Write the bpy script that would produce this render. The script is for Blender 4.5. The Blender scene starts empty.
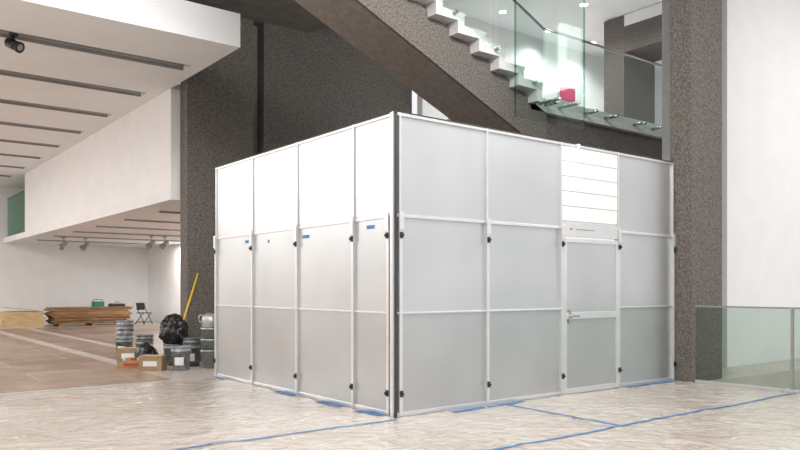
import bpy, bmesh, math, random
from mathutils import Vector, Matrix, noise
random.seed(4)
S=bpy.context.scene
S.view_settings.view_transform='Standard'

# ---------------------------------------------------------------- materials
def newmat(name):
    m=bpy.data.materials.new(name); m.use_nodes=True
    nt=m.node_tree; return m,nt,nt.nodes['Principled BSDF']
def setp(b,col=None,rough=None,metal=None,spec=None):
    if col is not None: b.inputs['Base Color'].default_value=(*col,1)
    if rough is not None: b.inputs['Roughness'].default_value=rough
    if metal is not None: b.inputs['Metallic'].default_value=metal
    if spec is not None: b.inputs['Specular IOR Level'].default_value=spec
def mat(name,col,rough=.6,metal=0,var=.06,scale=6,bump=0,bscale=60,stretch=(1,1,1),c2=None,spec=.5,detail=4,lo=.35,hi=.65):
    m,nt,b=newmat(name); setp(b,col,rough,metal,spec)
    tc=nt.nodes.new('ShaderNodeTexCoord'); mp=nt.nodes.new('ShaderNodeMapping')
    mp.inputs['Scale'].default_value=stretch
    nt.links.new(tc.outputs['Object'],mp.inputs[0])
    n=nt.nodes.new('ShaderNodeTexNoise'); n.inputs['Scale'].default_value=scale; n.inputs['Detail'].default_value=detail
    nt.links.new(mp.outputs[0],n.inputs['Vector'])
    r=nt.nodes.new('ShaderNodeValToRGB'); r.color_ramp.elements[0].position=lo; r.color_ramp.elements[1].position=hi
    a=[max(0,c*(1-var)) for c in col]; z=c2 if c2 else [min(1,c*(1+var)) for c in col]
    r.color_ramp.elements[0].color=(*a,1); r.color_ramp.elements[1].color=(*z,1)
    nt.links.new(n.outputs['Fac'],r.inputs[0]); nt.links.new(r.outputs[0],b.inputs['Base Color'])
    if bump:
        n2=nt.nodes.new('ShaderNodeTexNoise'); n2.inputs['Scale'].default_value=bscale; n2.inputs['Detail'].default_value=3
        nt.links.new(mp.outputs[0],n2.inputs['Vector'])
        bp=nt.nodes.new('ShaderNodeBump'); bp.inputs['Strength'].default_value=bump; bp.inputs['Distance'].default_value=.02
        nt.links.new(n2.outputs['Fac'],bp.inputs['Height']); nt.links.new(bp.outputs[0],b.inputs['Normal'])
    return m
def glassmat(name,tint,refl=.35):
    m=bpy.data.materials.new(name); m.use_nodes=True; nt=m.node_tree; nt.nodes.clear()
    o=nt.nodes.new('ShaderNodeOutputMaterial'); t=nt.nodes.new('ShaderNodeBsdfTransparent'); g=nt.nodes.new('ShaderNodeBsdfGlossy')
    t.inputs[0].default_value=(*tint,1); g.inputs['Roughness'].default_value=.02; g.inputs[0].default_value=(.9,1,.95,1)
    f=nt.nodes.new('ShaderNodeLayerWeight'); f.inputs[0].default_value=.5
    pw=nt.nodes.new('ShaderNodeMath'); pw.operation='POWER'; pw.inputs[1].default_value=4
    ml=nt.nodes.new('ShaderNodeMath'); ml.operation='MULTIPLY_ADD'; ml.inputs[1].default_value=refl; ml.inputs[2].default_value=.03
    nt.links.new(f.outputs['Facing'],pw.inputs[0]); nt.links.new(pw.outputs[0],ml.inputs[0])
    mx=nt.nodes.new('ShaderNodeMixShader'); nt.links.new(ml.outputs[0],mx.inputs[0]); nt.links.new(t.outputs[0],mx.inputs[1]); nt.links.new(g.outputs[0],mx.inputs[2])
    nt.links.new(mx.outputs[0],o.inputs[0]); return m
def emis(name,col,s):
    m,nt,b=newmat(name); setp(b,col); b.inputs['Emission Color'].default_value=(*col,1); b.inputs['Emission Strength'].default_value=s; return m

M_white=mat('white_plaster',(.82,.815,.81),.7,var=.02,scale=2)
M_ceil=mat('ceiling_paint',(.80,.80,.80),.75,var=.02,scale=1.5)
M_grayceil=mat('grey_concrete_ceiling',(.20,.185,.17),.8,var=.15,scale=3)
M_conc=mat('bush_hammered_concrete',(.112,.097,.085),.8,var=.42,scale=32,bump=.5,bscale=45,c2=(.225,.197,.174),detail=7,lo=.3,hi=.74)
M_concd=mat('dark_hammered_concrete',(.10,.087,.077),.8,var=.38,scale=32,bump=.5,bscale=45,c2=(.20,.177,.158),detail=7,lo=.3,hi=.74)
M_smooth=mat('smooth_cast_concrete',(.25,.215,.19),.65,var=.14,scale=9,bump=.15,bscale=40)
M_stone=mat('terrazzo_steps',(.66,.66,.65),.5,var=.08,scale=40)
M_slot=mat('slot_grey',(.30,.29,.28),.6,var=.1)
M_track=mat('track_metal',(.36,.35,.34),.4,metal=.4)
M_alu=mat('anodised_aluminium',(.74,.74,.745),.30,metal=.7,var=.03)
M_black=mat('black_plastic',(.015,.015,.016),.45)
M_clamp=mat('clamp_dark_metal',(.04,.04,.042),.35,metal=.4)
M_seam=mat('dark_seam',(.05,.05,.05),.6)
M_boards=mat('painted_white_boards',(.78,.78,.77),.5,var=.02)
M_tape=mat('blue_masking_tape',(.05,.20,.46),.6,var=.25,scale=6)
M_bucket=mat('grey_bucket_plastic',(.15,.165,.18),.5,var=.3,scale=9,c2=(.28,.30,.31))
M_galv=mat('galvanised_steel',(.45,.46,.46),.4,metal=.6,var=.15,scale=12)
M_bag=mat('black_bin_bag',(.012,.012,.013),.28,bump=.6,bscale=14)
M_card=mat('cardboard',(.36,.24,.14),.85,var=.12,scale=8)
M_yellow=mat('yellow_handle',(.75,.52,.02),.4)
M_red=mat('crimson_panel',(.55,.02,.12),.6)
M_redl=mat('red_label',(.5,.05,.03),.6)
M_orange=mat('orange_label',(.75,.3,.03),.6)
M_ply=mat('plywood',(.66,.48,.26),.7,var=.15,scale=3,stretch=(1,8,8))
M_wood=mat('timber_planks',(.30,.15,.065),.75,var=.3,scale=2,stretch=(1,10,10),c2=(.44,.25,.12))
M_green=mat('green_plastic',(.02,.22,.12),.5)
M_steel=mat('stainless',(.5,.5,.5),.25,metal=1,var=.03)
M_glass=glassmat('clear_glass',(.91,.945,.935),.18)
M_rglass=glassmat('guardrail_glass',(.78,.84,.81))
M_gglass=glassmat('green_glass',(.62,.80,.72))
M_bulb=emis('lit_lamp',(1,.97,.9),8)

def panelmat(name,k):
    m,nt,b=newmat(name); setp(b,(.55,.56,.56),.36,.74,.5)
    tc=nt.nodes.new('ShaderNodeTexCoord'); n=nt.nodes.new('ShaderNodeTexNoise'); n.inputs['Scale'].default_value=.8; n.inputs['Detail'].default_value=2
    nt.links.new(tc.outputs['Object'],n.inputs['Vector'])
    r=nt.nodes.new('ShaderNodeValToRGB'); r.color_ramp.elements[0].position=.3; r.color_ramp.elements[1].position=.7
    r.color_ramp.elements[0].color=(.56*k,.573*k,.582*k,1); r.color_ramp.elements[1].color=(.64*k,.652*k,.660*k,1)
    nt.links.new(n.outputs['Fac'],r.inputs[0]); nt.links.new(r.outputs[0],b.inputs['Base Color'])
    rr=nt.nodes.new('ShaderNodeMapRange'); rr.inputs['To Min'].default_value=.27; rr.inputs['To Max'].default_value=.35
    nt.links.new(n.outputs['Fac'],rr.inputs['Value']); nt.links.new(rr.outputs[0],b.inputs['Roughness'])
    n2=nt.nodes.new('ShaderNodeTexNoise'); n2.inputs['Scale'].default_value=220; nt.links.new(tc.outputs['Object'],n2.inputs['Vector'])
    bp=nt.nodes.new('ShaderNodeBump'); bp.inputs['Strength'].default_value=.06; bp.inputs['Distance'].default_value=.006
    nt.links.new(n2.outputs['Fac'],bp.inputs['Height']); nt.links.new(bp.outputs[0],b.inputs['Normal'])
    return m
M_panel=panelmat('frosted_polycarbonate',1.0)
M_panel_shade=panelmat('frosted_polycarbonate_shaded',.86)  # same sheet as the upper panels; lower-row shade put into a darker colour
def sheetmat():
    m,nt,b=newmat('plastic_sheeting'); setp(b,(.6,.54,.48),.26,0,.5)
    tc=nt.nodes.new('ShaderNodeTexCoord')
    n=nt.nodes.new('ShaderNodeTexNoise'); n.inputs['Scale'].default_value=.6; n.inputs['Detail'].default_value=6; n.inputs['Roughness'].default_value=.6
    nt.links.new(tc.outputs['Object'],n.inputs['Vector'])
    r=nt.nodes.new('ShaderNodeValToRGB'); r.color_ramp.elements[0].position=.34; r.color_ramp.elements[1].position=.66
    r.color_ramp.elements[0].color=(.49,.41,.345,1); r.color_ramp.elements[1].color=(.61,.55,.49,1)
    nt.links.new(n.outputs['Fac'],r.inputs[0])
    def crease(scale,dist,width,amp,stretch):
        mp=nt.nodes.new('ShaderNodeMapping'); mp.inputs['Scale'].default_value=stretch; mp.inputs['Rotation'].default_value=(0,0,.4*scale)
        nt.links.new(tc.outputs['Object'],mp.inputs[0])
        q=nt.nodes.new('ShaderNodeTexNoise'); q.inputs['Scale'].default_value=scale; q.inputs['Detail'].default_value=3; q.inputs['Distortion'].default_value=dist
        nt.links.new(mp.outputs[0],q.inputs['Vector'])
        c=nt.nodes.new('ShaderNodeValToRGB'); e=c.color_ramp.elements; e[0].position=.5-width; e[0].color=(0,0,0,1); e[1].position=.5+width; e[1].color=(0,0,0,1)
        k=e.new(.50); k.color=(amp,amp,amp,1); nt.links.new(q.outputs['Fac'],c.inputs[0]); return c
    c1=crease(1.9,.4,.008,.40,(1,.3,1)); c2=crease(3.0,.5,.008,.32,(.3,1,1))
    ad0=nt.nodes.new('ShaderNodeMath'); ad0.operation='MAXIMUM'; nt.links.new(c1.outputs[0],ad0.inputs[0]); nt.links.new(c2.outputs[0],ad0.inputs[1])
    mx=nt.nodes.new('ShaderNodeMixRGB'); nt.links.new(ad0.outputs[0],mx.inputs[0]); nt.links.new(r.outputs[0],mx.inputs[1]); mx.inputs[2].default_value=(.80,.78,.75,1)
    nt.links.new(mx.outputs[0],b.inputs['Base Color'])
    n2=nt.nodes.new('ShaderNodeTexNoise'); n2.inputs['Scale'].default_value=3.0; n2.inputs['Detail'].default_value=6; n2.inputs['Distortion'].default_value=1.2; n2.inputs['Roughness'].default_value=.56
    nt.links.new(tc.outputs['Object'],n2.inputs['Vector'])
    ad=nt.nodes.new('ShaderNodeMath'); ad.operation='MULTIPLY_ADD'; ad.inputs[1].default_value=.12
    nt.links.new(ad0.outputs[0],ad.inputs[0]); nt.links.new(n2.outputs['Fac'],ad.inputs[2])
    bp=nt.nodes.new('ShaderNodeBump'); bp.inputs['Strength'].default_value=.85; bp.inputs['Distance'].default_value=.08
    nt.links.new(ad.outputs[0],bp.inputs['Height']); nt.links.new(bp.outputs[0],b.inputs['Normal'])
    b.inputs['Coat Weight'].default_value=.7; b.inputs['Coat Roughness'].default_value=.10
    nt.links.new(bp.outputs[0],b.inputs['Coat Normal'])
    return m
M_sheet=sheetmat()
M_floor=mat('stone_floor',(.50,.45,.40),.38,var=.08,scale=1.5)
def brickmat(name,c1,c2,bw,bh,mort,rough):
    m,nt,b=newmat(name); setp(b,c1,rough)
    tc=nt.nodes.new('ShaderNodeTexCoord'); br=nt.nodes.new('ShaderNodeTexBrick')
    br.inputs['Scale'].default_value=1; br.inputs['Brick Width'].default_value=bw; br.inputs['Row Height'].default_value=bh
    br.inputs['Mortar Size'].default_value=.016; br.inputs['Color1'].default_value=(*c1,1); br.inputs['Color2'].default_value=(*c2,1); br.inputs['Mortar'].default_value=(*mort,1)
    nt.links.new(tc.outputs['Object'],br.inputs['Vector'])
    n=nt.nodes.new('ShaderNodeTexNoise'); n.inputs['Scale'].default_value=1.6; n.inputs['Detail'].default_value=9; n.inputs['Roughness'].default_value=.7; nt.links.new(tc.outputs['Object'],n.inputs['Vector'])
    mx=nt.nodes.new('ShaderNodeMixRGB'); mx.blend_type='MULTIPLY'; mx.inputs[0].default_value=.9
    r=nt.nodes.new('ShaderNodeValToRGB'); r.color_ramp.elements[0].position=.32; r.color_ramp.elements[1].position=.68; r.color_ramp.elements[0].color=(.6,.58,.56,1); r.color_ramp.elements[1].color=(1.2,1.2,1.2,1)
    nt.links.new(n.outputs['Fac'],r.inputs[0]); nt.links.new(br.outputs['Color'],mx.inputs[1]); nt.links.new(r.outputs[0],mx.inputs[2]); nt.links.new(mx.outputs[0],b.inputs['Base Color'])
    return m
M_masonite=brickmat('brown_masonite',(.28,.185,.13),(.38,.27,.20),2.4,1.2,(.5,.43,.37),.30)

# ---------------------------------------------------------------- builder
class B:
    def __init__(s): s.bm=bmesh.new(); s.ms=[]
    def mi(s,m):
        if m not in s.ms: s.ms.append(m)
        return s.ms.index(m)
    def face(s,pts,m,smooth=False):
        vs=[s.bm.verts.new(p) for p in pts]; f=s.bm.faces.new(vs); f.material_index=s.mi(m); f.smooth=smooth
    def box(s,x0,y0,z0,x1,y1,z1,m):
        i=s.mi(m)
        v=[s.bm.verts.new((x,y,z)) for x in (x0,x1) for y in (y0,y1) for z in (z0,z1)]
        for q in ((0,1,3,2),(4,6,7,5),(0,4,5,1),(2,3,7,6),(0,2,6,4),(1,5,7,3)):
            f=s.bm.faces.new([v[k] for k in q]); f.material_index=i
        return v
    def obox(s,c,size,rot,m):
        v=s.box(-size[0]/2,-size[1]/2,-size[2]/2,size[0]/2,size[1]/2,size[2]/2,m)
        M=Matrix.Translation(c)@rot.to_4x4()
        for a in v: a.co=M@a.co
        return v
    def cyl(s,p0,p1,r0,m,r1=None,n=16,cap=True):
        r1=r0 if r1 is None else r1; i=s.mi(m); p0=Vector(p0);p1=Vector(p1)
        q=(p1-p0).to_track_quat('Z','Y')
        a=[];b=[]
        for k in range(n):
            t=2*math.pi*k/n; d=q@Vector((math.cos(t),math.sin(t),0))
            a.append(s.bm.verts.new(p0+d*r0)); b.append(s.bm.verts.new(p1+d*r1))
        for k in range(n):
            f=s.bm.faces.new((a[k],a[(k+1)%n],b[(k+1)%n],b[k])); f.material_index=i; f.smooth=True
        if cap:
            f=s.bm.faces.new(a[::-1]); f.material_index=i; f=s.bm.faces.new(b); f.material_index=i
    def lathe(s,prof,c,m,n=28,M=None):
        i=s.mi(m); rings=[]
        for r,z in prof:
            ring=[]
            for k in range(n):
                t=2*math.pi*k/n; p=Vector((r*math.cos(t),r*math.sin(t),z))
                if M: p=M@p
                ring.append(s.bm.verts.new(p+Vector(c)))
            rings.append(ring)
        for a,b in zip(rings,rings[1:]):
            for k in range(n):
                f=s.bm.faces.new((a[k],a[(k+1)%n],b[(k+1)%n],b[k])); f.material_index=i; f.smooth=True
        for rg in (rings[0],rings[-1]):
            f=s.bm.faces.new(rg); f.material_index=i
    def prism(s,prof,y0,y1,m):
        i=s.mi(m); a=[s.bm.verts.new((x,y0,z)) for x,z in prof]; b=[s.bm.verts.new((x,y1,z)) for x,z in prof]; n=len(prof)
        for k in range(n):
            f=s.bm.faces.new((a[k],a[(k+1)%n],b[(k+1)%n],b[k])); f.material_index=i
        f=s.bm.faces.new(a[::-1]); f.material_index=i; f=s.bm.faces.new(b); f.material_index=i
    def tube(s,pts,r,m,n=8):
        for p,q in zip(pts,pts[1:]): s.cyl(p,q,r,m,n=n)
    def obj(s,name,parent=None,bevel=0,recalc=True):
        if recalc: bmesh.ops.recalc_face_normals(s.bm,faces=s.bm.faces[:])
        me=bpy.data.meshes.new(name); s.bm.to_mesh(me); s.bm.free()
        for m in s.ms: me.materials.append(m)
        o=bpy.data.objects.new(name,me); S.collection.objects.link(o)
        if parent: o.parent=parent
        if bevel:
            md=o.modifiers.new('bevel','BEVEL'); md.width=bevel; md.segments=2; md.limit_method='ANGLE'
        return o
def empty(name,loc=(0,0,0)):
    e=bpy.data.objects.new(name,None); e.empty_display_size=.2; S.collection.objects.link(e); return e
def simplebox(name,*a,parent=None,bevel=0):
    b=B(); b.box(*a); return b.obj(name,parent,bevel)

# ---------------------------------------------------------------- room shell
b=B()
b.box(-9,-13,-.3,5.6,26,0,M_floor); b.box(5.6,-.45,-.3,14,26,0,M_floor)
b.obj('floor')
simplebox('floor_lower_level',5.6,-13,-4.3,22,.7,-4.0,M_floor)
simplebox('trim_slab_edge',5.56,-13,-.02,5.66,-.45,.03,M_alu)
simplebox('wall_back',-9,25.7,0,6.2,25.9,5.4,M_white)
simplebox('wall_left',-9.2,-13,0,-9,25.9,7,M_white)
simplebox('wall_gallery_side',5.95,7.85,0,6.15,25.7,5.4,M_white)
simplebox('wall_right',8.0,.5,-4,21,.7,8.2,M_white)
simplebox('trim_wall_reveal',6.36,.62,-.0,8.0,.78,8.2,M_track)
simplebox('wall_east',21,-13,-4,21.2,.7,8.2,M_white)
UB=.33
b=B(); vs=[6.10+2.32*k for k in range(8)]; prev=4.85; sw=.36
for v in vs:
    b.box(-9,prev,5.4,.06,v,5.55,M_ceil)
    b.box(-9,v,5.47,.06,v+sw,5.55,M_slot)
    b.box(-9,v,5.392,.06,v+.015,5.50,M_slot); b.box(-9,v+sw-.03,5.392,.06,v+sw,5.50,M_slot)
    b.box(-9,v+.14,5.41,.0,v+.19,5.47,M_track)
    prev=v+sw
b.box(-9,prev,5.4,.06,25.7,5.55,M_ceil); b.box(.06,4.85,5.4,UB,25.7,5.55,M_ceil); b.box(UB,7.9,5.4,6.15,25.7,5.55,M_ceil)
b.box(-9,4.65,5.4,UB,4.85,5.95,M_ceil)
b.box(UB-.2,4.85,5.55,UB,7.4,5.95,M_ceil)
b.obj('ceiling_gallery')
simplebox('ceiling_atrium',-9,-13,7.0,3.2,9,7.2,M_grayceil)
simplebox('ceiling_upper_gallery',3.2,-13,8.2,21,9,8.4,M_ceil)
simplebox('trim_ceiling_step',3.0,-13,7.2,3.2,7.4,8.2,M_ceil)
simplebox('wall_bulkhead',UB,7.78,3.4,UB+.2,21.7,5.4,M_white)
b=B(); b.box(UB,7.78,3.2,5.95,25.7,3.4,M_ceil)
for v in (10,12.5,15,17.5,20,22.5): b.box(.9,v,3.16,5.6,v+.10,3.2,M_track)
b.obj('ceiling_mezzanine_soffit')
b=B(); b.box(.45,21.75,3.4,.47,25.6,4.9,M_gglass); b.box(.43,21.75,4.9,.49,25.6,4.94,M_steel); b.box(.43,21.75,3.4,.49,25.6,3.46,M_steel); b.obj('mezzanine_glass_railing')

b=B(); b.box(.51,7.4,0,1.94,7.76,7.0,M_conc); b.obj('wall_concrete_pier',bevel=.015)
b=B(); b.box(1.94,7.70,0,2.17,7.76,7.0,M_smooth); b.box(2.17,7.4,0,6.12,7.76,8.2,M_concd); b.box(6.42,7.4,0,9.5,7.76,4.46,M_concd); b.obj('wall_concrete_core')
b=B(); b.box(5.46,-.32,0,6.34,.06,8.2,M_conc); b.obj('concrete_column',bevel=.012)

# ---------------------------------------------------------------- upper gallery
b=B(); b.box(4.4,2.0,4.48,9.0,2.06,4.72,M_stone); b.box(4.4,2.06,4.48,9.0,7.3,4.70,M_stone); b.box(9.0,.72,4.48,21,7.3,4.70,M_ceil)
b.obj('floor_upper_gallery')
b=B(); b.box(4.2,2.12,3.75,9.0,2.9,4.48,M_concd); b.obj('landing_beam')
b=B(); b.box(6.12,7.0,4.7,21,7.2,8.2,M_white); b.obj('wall_upper_gallery')
b=B(); b.box(10.5,4.5,4.7,11.8,5.1,8.18,M_conc); b.box(10.5,.8,7.27,11.8,4.5,7.9,M_concd); b.box(10.5,.8,7.9,11.8,4.5,8.18,M_ceil); b.obj('concrete_upper_pier')
simplebox('crimson_wall_panel',11.05,6.9,6.70,11.6,6.99,7.04,M_red)
b=B(); b.box(10.0,5.6,4.7,13,5.75,6.1,M_boards); b.obj('gallery_half_wall',bevel=.01)
for i,(u,v) in enumerate([(9.2,4.7),(11.6,6.3),(8.0,6.2),(7.3,4.2),(9.9,6.4),(12.8,5.4),(9.4,2.8)]):
    b=B(); b.cyl((u,v,8.19),(u,v,8.2),.12,M_alu,n=20); b.cyl((u,v,8.185),(u,v,8.19),.09,M_bulb,n=20); b.obj('recessed_downlight')
    l=bpy.data.lights.new('spot','SPOT'); l.energy=125; l.spot_size=2.6; l.spot_blend=.8; l.shadow_soft_size=.08
    o=bpy.data.objects.new('downlight_beam',l); o.location=(u,v,8.12); S.collection.objects.link(o)

# ---------------------------------------------------------------- staircase
st=empty('concrete_staircase')
sl=.433; run=.44; rise=run*sl
u0=4.45; z0=4.70
def lin(u,off): return z0+off-sl*(u-u0)
b=B(); uL=-.8
b.prism([(u0+.35,lin(u0+.35,-.10)),(u0+.35,lin(u0+.35,-.78)),(uL,lin(uL,-.78)),(uL,lin(uL,-.10))],2.05,3.0,M_smooth)
b.obj('spine_beam',st,bevel=.01)
b=B(); b.prism([(u0+.35,lin(u0+.35,-.09)),(u0+.35,lin(u0+.35,-.78)),(uL,lin(uL,-.78)),(uL,lin(uL,-.09))],2.0,2.05,M_conc)
b.obj('side_face',st)
b=B(); N=12; t=.13
for k in range(N):
    ua=u0-run*k; ub=ua-run; zt=z0+rise*(k+1)+.0
    b.prism([(ua,zt),(ua,zt-rise-t),(ua-.13,zt-rise-t),(ua-.13,zt-t),(ub,zt-t),(ub,zt)],1.80,3.35,M_stone)
    b.prism([(ua+.03,zt+.002),(ua+.03,zt-.04),(ua,zt-.04),(ua,zt+.002)],1.80,3.35,M_stone)
b.obj('steps',st)
b=B()
gv=1.74
def gpan(ua,ub,lo,hi): 
    b.prism([(ua,lin(ua,lo)),(ub,lin(ub,lo)),(ub,lin(ub,hi)),(ua,lin(ua,hi))],gv-.008,gv+.008,M_glass)
for ua,ub in ((4.4,3.2),(3.17,1.97),(1.94,.74),(.71,-.4)): gpan(ua,ub,.0,1.02)
b.tube([(4.45,gv,lin(4.45,1.06)),(-.4,gv,lin(-.4,1.06))],.022,M_steel)
for ua,ub in ((4.45,6.1),(6.13,7.6),(7.63,8.9)): b.box(ua,gv-.008,4.5,ub,gv+.008,5.75,M_glass)
b.tube([(4.45,gv,5.78),(8.9,gv,5.78)],.022,M_steel)
for u in (4.75,5.8,6.4,7.3,7.9,8.7):
    b.cyl((u,gv-.03,4.60),(u,2.0,4.60),.03,M_steel,n=12)
for k in range(6):
    u=4.23-.88*k; b.cyl((u,gv-.03,lin(u,.05)),(u,1.80,lin(u,.05)),.025,M_steel,n=12)
b.obj('glass_balustrade',st)
b=B(); b.box(3.55,1.55,4.15,5.25,1.57,7.0,M_glass); 
for u in (3.55,5.25): b.box(u-.006,1.545,4.15,u+.006,1.575,7.0,M_gglass)
for u in (4.6,5.1): b.cyl((u,1.53,4.6),(u,2.0,4.6),.025,M_steel,n=12)
b.obj('glass_screen',st)

# ---------------------------------------------------------------- right glass guardrail
gr=empty('glass_guardrail')
b=B(); 
for va,vb in ((-.36,-1.77),(-1.81,-3.2),(-3.24,-4.7)): b.box(5.49,vb,.04,5.505,va,1.16,M_rglass)
b.obj('glass_panes',gr)
b=B(); b.box(5.48,-4.7,1.16,5.515,-.36,1.185,M_steel); b.box(5.47,-4.7,0,5.525,-.36,.05,M_alu)
for v in (-1.79,-3.22): b.box(5.475,v-.015,.0,5.52,v+.015,1.18,M_track)
b.obj('rails',gr)

# ---------------------------------------------------------------- partition
pw=empty('temporary_partition_enclosure')
H=3.41; R1=2.26; R2=1.17
LV=[.10,.81,2.16,3.49,4.80]; RU=[.04,1.39,2.775,4.02,5.42]
b=B()
for a,c in zip(LV,LV[1:]):
    b.box(-.012,a,.05,.002,c,R2,M_panel_shade); b.box(-.012,a,R2,.002,c,R1,M_panel)
for a,c in zip([.0]+LV[1:],LV[1:]): b.box(-.012,a,R1,.002,c,H,M_panel)
for i,(a,c) in enumerate(zip(RU,RU[1:])):
    if i==2: continue
    b.box(a,-.002,.05,c,.012,R2,M_panel_shade); b.box(a,-.002,R2,c,.012,R1,M_panel)
    b.box(a,-.002,R1,c,.012,H,M_panel)
b.obj('frosted_panels',pw)
b=B(); w=.022
for v in LV: b.box(-.045,v-w,0,.03,v+w,R1+.02,M_alu)
for v in LV[1:]: b.box(-.03,v-.014,R1,.02,v+.014,H,M_alu)
for u in RU: b.box(u-w,-.045,0,u+w,.03,R1+.02,M_alu)
for u in RU: b.box(u-.014,-.03,R1,u+.014,.02,H,M_alu)
for z,h in ((R1,.018),(R2,.010),(.03,.03),(H-.02,.016)):
    b.box(-.028,.0,z-h,.01,4.8,z+h,M_alu)
    for (a,c) in ((.0,2.775),(4.02,5.42)): b.box(a,-.028,z-h,c,.01,z+h,M_alu)
b.box(2.775,-.028,H-.038,4.02,.01,H-.002,M_alu)
b.box(-.05,.0,0,-.005,.05,H,M_alu)
b.obj('aluminium_frame',pw,bevel=.003)
b=B(); b.box(-.02,-.022,0,.005,-.0,H+.01,M_seam); b.box(-.032,.052,0,-.008,.078,R1,M_seam)
b.box(-.03,-.0,H-.002,.02,4.82,H+.012,M_seam); b.box(.0,-.03,H-.002,5.43,.02,H+.012,M_seam)
def clampL(v,z):
    b.box(-.06,v-.02,z-.035,-.045,v+.02,z+.035,M_clamp); b.cyl((-.06,v,z),(-.082,v,z),.016,M_clamp,n=12)
def clampR(u,z):
    b.box(u-.02,-.06,z-.035,u+.02,-.045,z+.035,M_clamp); b.cyl((u,-.06,z),(u,-.082,z),.016,M_clamp,n=12)
for v in LV: clampL(v,2.04); clampL(v,.27)
for u in RU: clampR(u,2.04); clampR(u,.27)
b.obj('clamps_and_seams',pw)
b=B()
for v in LV: b.box(-.06,v-.032,2.1,-.045,v+.032,2.30,M_alu)
for u in RU: b.box(u-.032,-.06,2.1,u+.032,-.045,2.30,M_alu)
b.obj('splice_plates',pw,bevel=.003)
b=B(); n=5; za=2.36; zb=3.37; h=(zb-za)/n
for k in range(n): b.box(2.80,-.02,za+k*h+.004,4.0,.012,za+(k+1)*h-.004,M_boards)
b.box(2.80,-.005,za,4.0,.012,zb,M_track)
b.box(2.79,-.04,2.15,4.005,.012,2.345,M_alu)
b.box(2.93,-.043,2.24,2.98,-.04,2.26,M_redl); b.box(3.05,-.043,2.242,3.45,-.04,2.256,M_track)
b.obj('boarded_transom',pw)
b=B()
for v,z,l in ((1.95,2.13,.18),(.47,2.16,.16),(3.7,2.15,.12),(3.0,2.12,.05)): b.box(-.0145,v-l/2,z-.022,-.0125,v+l/2,z+.022,M_tape)
b.obj('tape_labels',pw)
dr=empty('door_1')
b=B(); b.box(2.80,-.03,.02,3.995,.0,1.07,M_panel_shade); b.box(2.80,-.03,1.07,3.995,.0,2.13,M_panel); b.obj('leaf',dr)
b=B()
b.box(2.80,-.045,.02,2.86,-.03,2.13,M_alu); b.box(3.935,-.045,.02,3.995,-.03,2.13,M_alu); b.box(2.86,-.045,2.07,3.935,-.03,2.13,M_alu)
b.box(2.86,-.045,.02,3.935,-.03,.09,M_alu); b.box(2.86,-.047,1.03,3.935,-.03,1.12,M_alu)
b.cyl((2.92,-.047,1.07),(2.92,-.10,1.07),.018,M_steel,n=12); b.box(2.90,-.11,1.055,3.05,-.095,1.085,M_steel); b.box(2.895,-.052,.98,2.945,-.045,1.16,M_steel)
b.obj('frame_and_handle',dr,bevel=.002)
b=B(); b.cyl((3.08,-.06,3.40),(3.08,-.06,3.33),.02,M_boards,n=14); b.lathe([(.015,3.33),(.03,3.30),(.035,3.27),(.025,3.24),(.004,3.225)],(3.08,-.06,0),M_bulb,n=16); b.box(3.06,-.08,3.395,3.10,.0,3.41,M_boards); b.obj('work_light_bulb')

# ---------------------------------------------------------------- floor coverings
b=B(); st_=.045
def hgt(x,y):
    w1=noise.noise(Vector((x*.7,y*.7,5)))*1.5
    rid=1-min(1,abs(noise.noise(Vector((x*.9+w1,y*1.2-w1,0))))*10)
    rid2=1-min(1,abs(noise.noise(Vector((x*2.1-w1,y*1.5+w1,9))))*9)
    nn=noise.noise(Vector((x*1.3,y*1.3,0)))+.5*abs(noise.noise(Vector((x*4,y*3,3))))
    return .010+.005*nn+.010*rid+.006*rid2
def grid(x0,x1,y0,y1):
    nx=int((x1-x0)/st_); ny=int((y1-y0)/st_); i=b.mi(M_sheet); rows=[]
    for j in range(ny+1):
        row=[]
        for k in range(nx+1):
            x=x0+(x1-x0)*k/nx; y=y0+(y1-y0)*j/ny
            row.append(b.bm.verts.new((x,y,hgt(x,y))))
        rows.append(row)
    for r0,r1 in zip(rows,rows[1:]):
        for k in range(nx):
            f=b.bm.faces.new((r0[k],r0[k+1],r1[k+1],r1[k])); f.material_index=i; f.smooth=True
grid(-7,-.06,-5.5,4.55); grid(-.06,5.44,-5.5,-.07)
b.obj('plastic_floor_sheeting')
b=B(); b.box(-9,4.9,0,-.75,22.5,.008,M_masonite); b.box(-.45,7.2,0,.45,22.5,.008,M_masonite); b.box(.75,9.4,0,5.7,22.5,.008,M_masonite); b.obj('masonite_floor_protection')
b=B()
def tp(x0,y0,x1,y1,w=.05,jit=.012):
    # hand-laid tape: ribbon with slightly wandering edges, draped on the film
    L=math.hypot(x1-x0,y1-y0); n=max(6,int(L/.12)); ux,uy=(x1-x0)/L,(y1-y0)/L; i=b.mi(M_tape); A=[];C=[]
    for k in range(n+1):
        a=k/n; o=jit*noise.noise(Vector((x0+a*L*.8,y0*3,2)))*2; ww=w/2*(1+.25*noise.noise(Vector((a*L*3,y0,7))))
        cx,cy=x0+(x1-x0)*a-uy*o,y0+(y1-y0)*a+ux*o
        A.append(b.bm.verts.new((cx-uy*ww,cy+ux*ww,hgt(cx,cy)+.008))); C.append(b.bm.verts.new((cx+uy*ww,cy-ux*ww,hgt(cx,cy)+.008)))
    for k in range(n):
        f=b.bm.faces.new((A[k],C[k],C[k+1],A[k+1])); f.material_index=i
tp(-2.6,-.14,-.1,-.14,.036); tp(-.6,-1.87,5.42,-1.87,.036); tp(1.55,-1.85,1.6,-.1,.036)
tp(-.10,4.3,-.10,4.7,.07); tp(-.10,2.1,-.10,2.6,.09); tp(-.10,.95,-.11,1.5,.10); tp(-.11,.15,-.12,.6,.11)
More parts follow.
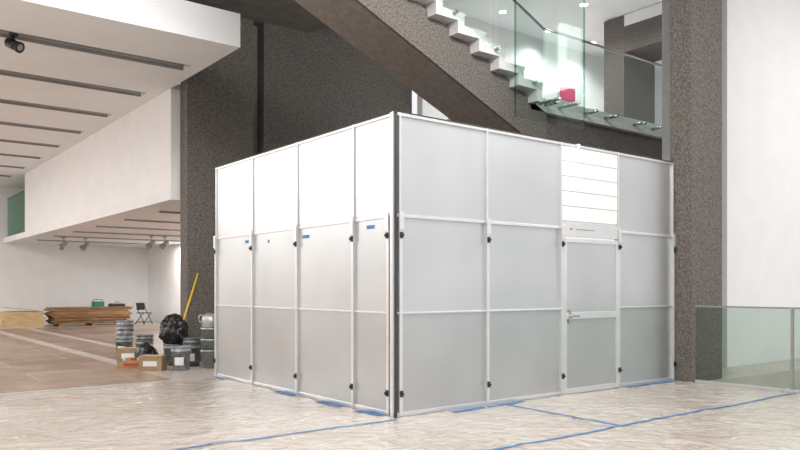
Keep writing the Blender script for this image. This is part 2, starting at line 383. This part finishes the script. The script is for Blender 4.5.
tp(.7,-.15,1.25,-.10,.09); tp(1.3,-.12,1.95,-.10,.06); tp(4.1,-.1,5.35,-.1,.06); tp(-1.2,4.72,-6,4.72,.02)
b.obj('blue_masking_tape_lines',recalc=False)

# ---------------------------------------------------------------- props
def bucket(name,u,v,r=.155,h=.38,z=0,m=M_bucket,handle=True,label=None,parent=None,stack=1):
    b=B()
    for s_ in range(stack):
        zz=z+s_*.10
        b.lathe([(r*.82,zz),(r*.97,zz+h*.80),(r*1.06,zz+h*.80),(r*1.06,zz+h*.84),(r*1.0,zz+h*.84),(r*1.0,zz+h*.97),(r*1.07,zz+h*.97),(r*1.07,zz+h),(r*.95,zz+h),(r*.80,zz+.03)],(u,v,0),m)
    if handle:
        top=z+(stack-1)*.10+h*.85; pts=[]
        for k in range(13):
            t=math.pi*k/12; pts.append((u+r*1.08*math.cos(t)*.8,v-r*1.08*math.cos(t)*.6-0.10*math.sin(t),top-.14*math.sin(t)))
        b.tube(pts,.004,M_steel,n=6)
    if label: 
        for k in range(6):
            a=math.radians(205+k*10); a2=a+math.radians(10); rr=r*.95
            b.face([(u+rr*math.cos(a),v+rr*math.sin(a),z+.1),(u+rr*math.cos(a2),v+rr*math.sin(a2),z+.1),(u+rr*1.03*math.cos(a2),v+rr*1.03*math.sin(a2),z+.24),(u+rr*1.03*math.cos(a),v+rr*1.03*math.sin(a),z+.24)],label)
    return b.obj(name,recalc=True)
M_bk2=mat('worn_bucket_plastic',(.26,.28,.30),.5,var=.3,scale=8,c2=(.44,.46,.47))
bucket('plastic_bucket',-.09,6.15,.165,.42,label=M_boards,m=M_bk2)
bucket('plastic_bucket',.34,6.72,.16,.42,label=M_boards,stack=2)
bucket('plastic_bucket',.10,6.62,.12,.30,stack=1)
bucket('plastic_bucket',.22,10.3,.18,.42,label=M_boards,stack=4,m=M_bk2)
bucket('plastic_bucket',-.12,9.3,.16,.40,label=M_boards,stack=1)
bucket('plastic_bucket',.05,8.5,.17,.40,stack=2)
b=B(); u,v=.46,6.2
for k in range(3):
    zz=.0+k*.2
    b.lathe([(.125,zz),(.15,zz+.30),(.165,zz+.30),(.165,zz+.33),(.14,zz+.33),(.12,zz+.04)],(u,v,0),M_galv)
b.lathe([(.12,.70),(.14,.76),(.14,.86),(.12,.94),(.07,.99),(.05,1.0)],(u,v,0),M_galv)
b.tube([(u-.13,v-.0,.80),(u-.2,v,.86),(u-.2,v,.95),(u-.10,v,.97)],.012,M_galv)
b.obj('galvanised_pail_stack')
bucket('waste_bin',.12,7.1,.18,.40,handle=False)
def blob(name,c,rx,ry,rz,m,amp=.14,seed=0,neck=True):
    bm=bmesh.new(); bmesh.ops.create_icosphere(bm,subdivisions=5,radius=1)
    for p in bm.verts:
        d=p.co.copy(); k=1+amp*noise.noise(d*2.2+Vector((seed,0,0)))+amp*.5*abs(noise.noise(d*6+Vector((0,seed,0))))
        q=d*k
        if neck and d.z>.72: s_=max(.25,1-(d.z-.72)*3.2); q.x*=s_; q.y*=s_; q.z+= (d.z-.72)*.9
        if q.z<-.75: q.z=-.75
        p.co=Vector((c[0]+q.x*rx,c[1]+q.y*ry,c[2]+q.z*rz))
    for f in bm.faces: f.smooth=True
    me=bpy.data.meshes.new(name); bm.to_mesh(me); bm.free(); me.materials.append(m)
    o=bpy.data.objects.new(name,me); S.collection.objects.link(o); return o
blob('trash_bag',(.13,7.09,.402+.30*.75),.24,.20,.30,M_bag,seed=3,amp=.35,neck=False)
blob('trash_bag',(-.25,7.5,.17),.2,.2,.22,M_bag,seed=7)
b=B(); b.tube([(.20,7.36,.12),(.72,7.37,1.74)],.018,M_yellow,n=10)
b.obox(Vector((.17,7.33,.12)),(.30,.05,.05),Matrix.Rotation(.1,3,'Y'),M_yellow)
for k in range(24): 
    x=.03+k*.012; b.cyl((x,7.33,.10),(x-.005,7.31+.02*random.random(),.0),.006,M_black,n=5)
b.obj('push_broom')
def carton(name,u,v,w,d,h,rot,label=M_redl,open_=False):
    b=B(); R=Matrix.Rotation(rot,3,'Z'); c=Vector((u,v,0))
    t=.008
    def ob(cx,cy,cz,sx,sy,sz,m): b.obox(c+R@Vector((cx,cy,cz)),(sx,sy,sz),R,m)
    ob(0,0,t/2,w,d,t,M_card)
    ob(0,-d/2,h/2,w,t,h,M_card); ob(0,d/2,h/2,w,t,h,M_card); ob(-w/2,0,h/2,t,d,h,M_card); ob(w/2,0,h/2,t,d,h,M_card)
    if not open_: ob(0,-d/4,h,w,d/2-.004,t,M_card); ob(0,d/4,h,w,d/2-.004,t,M_card); ob(0,0,h+.005,w*.98,.05,.002,M_boards)
    else:
        for k in range(5): ob(-w*.35+k*w*.17,.0,h*.5+.05,.05,.1,h*.8,(M_boards,M_orange,M_redl)[k%3])
    ob(0,-d/2-.006,h*.5,w*.6,.003,h*.35,label); ob(-w/2-.006,0,h*.5,.003,d*.5,h*.35,label)
    b.obj(name)
carton('cardboard_box',-.50,6.42,.40,.30,.26,-.65,M_boards)
carton('cardboard_box',-.62,7.02,.50,.32,.15,-.6,M_redl,True)
carton('cardboard_box',-.36,8.1,.42,.35,.28,-.5,M_boards)
b=B()
z=.0
for k in range(14):
    hh=.045; x0=1.5+random.uniform(-.08,.15); x1=4.5+random.uniform(-.2,.08)
    if k==0:
        for xx in (1.8,3,4.2): b.box(xx,23.3,0,xx+.1,24.3,.09,M_wood)
        z=.09
    b.box(x0,23.3+random.uniform(-.05,.05),z,x1,24.3,z+hh-.008,M_wood); z+=hh
b.obj('timber_stack')
b=B(); b.box(3.1,23.5,z,3.5,23.8,z+.04,M_green); b.box(3.1,23.5,z+.04,3.5,23.52,z+.2,M_green);b.box(3.1,23.78,z+.04,3.5,23.8,z+.2,M_green);b.box(3.1,23.5,z+.04,3.12,23.8,z+.2,M_green);b.box(3.48,23.5,z+.04,3.5,23.8,z+.2,M_green)
b.tube([(3.1,23.65,z+.2),(3.15,23.65,z+.28),(3.45,23.65,z+.28),(3.5,23.65,z+.2)],.012,M_black); b.obj('green_tool_crate')
b=B(); b.box(3.75,23.5,z,4.3,23.85,z+.10,M_black); b.box(3.8,23.52,z+.10,4.25,23.83,z+.13,M_track); b.tube([(3.95,23.67,z+.13),(3.97,23.67,z+.18),(4.10,23.67,z+.18),(4.12,23.67,z+.13)],.01,M_black); b.obj('tool_case')
b=B(); z=0
for k in range(17):
    b.box(-.05+random.uniform(0,.08),23.3,z,1.3+random.uniform(-.06,.03),24.4,z+.03,M_ply); z+=.034
b.obox(Vector((.6,23.8,z+.09)),(1.2,1.0,.03),Matrix.Rotation(.12,3,'Y'),M_ply)
b.obj('plywood_sheet_stack')
b=B(); u,v=4.98,23.3
def T(p): 
    a=.5; return (u+p[0]*math.cos(a)-p[1]*math.sin(a),v+p[0]*math.sin(a)+p[1]*math.cos(a),p[2])
for s_ in (-.22,.22):
    b.tube([T((s_,-.25,0)),T((s_,.12,.60)),T((s_,.2,.84))],.016,M_black); b.tube([T((s_,.25,0)),T((s_,-.18,.45))],.016,M_black)
b.tube([T((-.22,.2,.84)),T((.22,.2,.84))],.014,M_black); b.tube([T((-.22,.2,.1)),T((.22,.2,.1))],.01,M_black); b.tube([T((-.22,-.2,.08)),T((.22,-.2,.08))],.01,M_black)
b.obox(Vector(T((0,0,.45))),(.42,.40,.03),Matrix.Rotation(.5,3,'Z'),M_black)
b.obox(Vector(T((0,.17,.70))),(.42,.025,.26),Matrix.Rotation(.5,3,'Z'),M_black)
b.obj('folding_chair')
def spot(u,v,z,dirx,diry,m,sc=1,name='track_spotlight'):
    b=B(); b.box(u-.05*sc,v-.02,z-.04,u+.05*sc,v+.02,z,m); b.cyl((u,v,z-.04),(u,v,z-.16*sc),.012*sc,m,n=8)
    d=Vector((dirx,diry,-.55)).normalized(); c=Vector((u,v,z-.2*sc))
    b.cyl(c-d*.11*sc,c+d*.05*sc,.05*sc,m,r1=.06*sc,n=18); b.cyl(c+d*.05*sc,c+d*.13*sc,.075*sc,m,r1=.08*sc,n=18); b.cyl(c+d*.13*sc,c+d*.135*sc,.065*sc,M_track,n=18)
    b.obj(name)
# stubby black security camera on a short stem fixed to the slot's track
b=B(); cu,cv,cz=-2.74,6.265,5.472
b.cyl((cu,cv,cz),(cu,cv,cz-.09),.07,M_black,n=20); b.cyl((cu,cv,cz-.09),(cu,cv,cz-.16),.03,M_black,n=12)
d=Vector((.55,-.8,-.45)).normalized(); c=Vector((cu,cv,cz-.22))
b.cyl(c-d*.10,c+d*.12,.078,M_black,n=22); b.cyl(c+d*.12,c+d*.15,.088,M_black,n=22); b.cyl(c+d*.15,c+d*.154,.05,M_slot,n=18)
b.obj('ceiling_security_camera')
for u,v in ((1.2,20.05),(1.9,20.05),(3.3,17.55),(3.75,17.55)): spot(u,v,3.16,-.5,.3,M_track,1.3)

# ---------------------------------------------------------------- lights
def area(name,loc,sx,sy,e,col=(1,.99,.98),rot=(0,0,0)):
    l=bpy.data.lights.new(name,'AREA'); l.shape='RECTANGLE'; l.size=sx; l.size_y=sy; l.energy=e; l.color=col
    o=bpy.data.objects.new(name,l); o.location=loc; o.rotation_euler=rot; S.collection.objects.link(o)
area('added_overhead_light',(-3.5,-5,6.9),5,5,490)  # unseen area lights added overhead to light the atrium, not real fixtures
area('added_overhead_light',(-5,1,6.9),4,3,210)
area('added_overhead_light',(2,-6,6.9),3,4,290)
area('added_aimed_light',(1.2,-2.0,6.6),3,.8,240,rot=(math.radians(62),0,0))  # tilted light added out of view to front-light the stairs
area('added_aimed_light',(-1.5,2.0,6.6),2,.6,50,rot=(math.radians(60),0,math.radians(-20)))  # second tilted light, also added and unseen
area('added_overhead_light',(12,-5,8.1),5,5,480)  # unseen light added above the right side
for v in (7.5,12.3,17.1,21.9): area('added_overhead_light',(-7.0,v,5.34),3.6,4.4,300 if v>8 else 250)  # row of added lights brightening the left room from out of view
area('added_overhead_light',(4.8,13,3.12),1.2,4,210)  # added lights hidden under the soffit to brighten the space below
area('added_overhead_light',(5.2,21,3.12),1.0,2,110)
W=bpy.data.worlds.new('World'); S.world=W; W.use_nodes=True
W.node_tree.nodes['Background'].inputs[0].default_value=(.99,1,1,1); W.node_tree.nodes['Background'].inputs[1].default_value=.95

cam=bpy.data.cameras.new('camera'); co=bpy.data.objects.new('camera',cam); S.collection.objects.link(co)
cam.sensor_width=36; cam.lens=33.21; cam.shift_y=.0788
co.location=(-4.985,-6.546,1.45); co.rotation_euler=(math.pi/2,0,-math.atan2(.610,.792)); S.camera=co
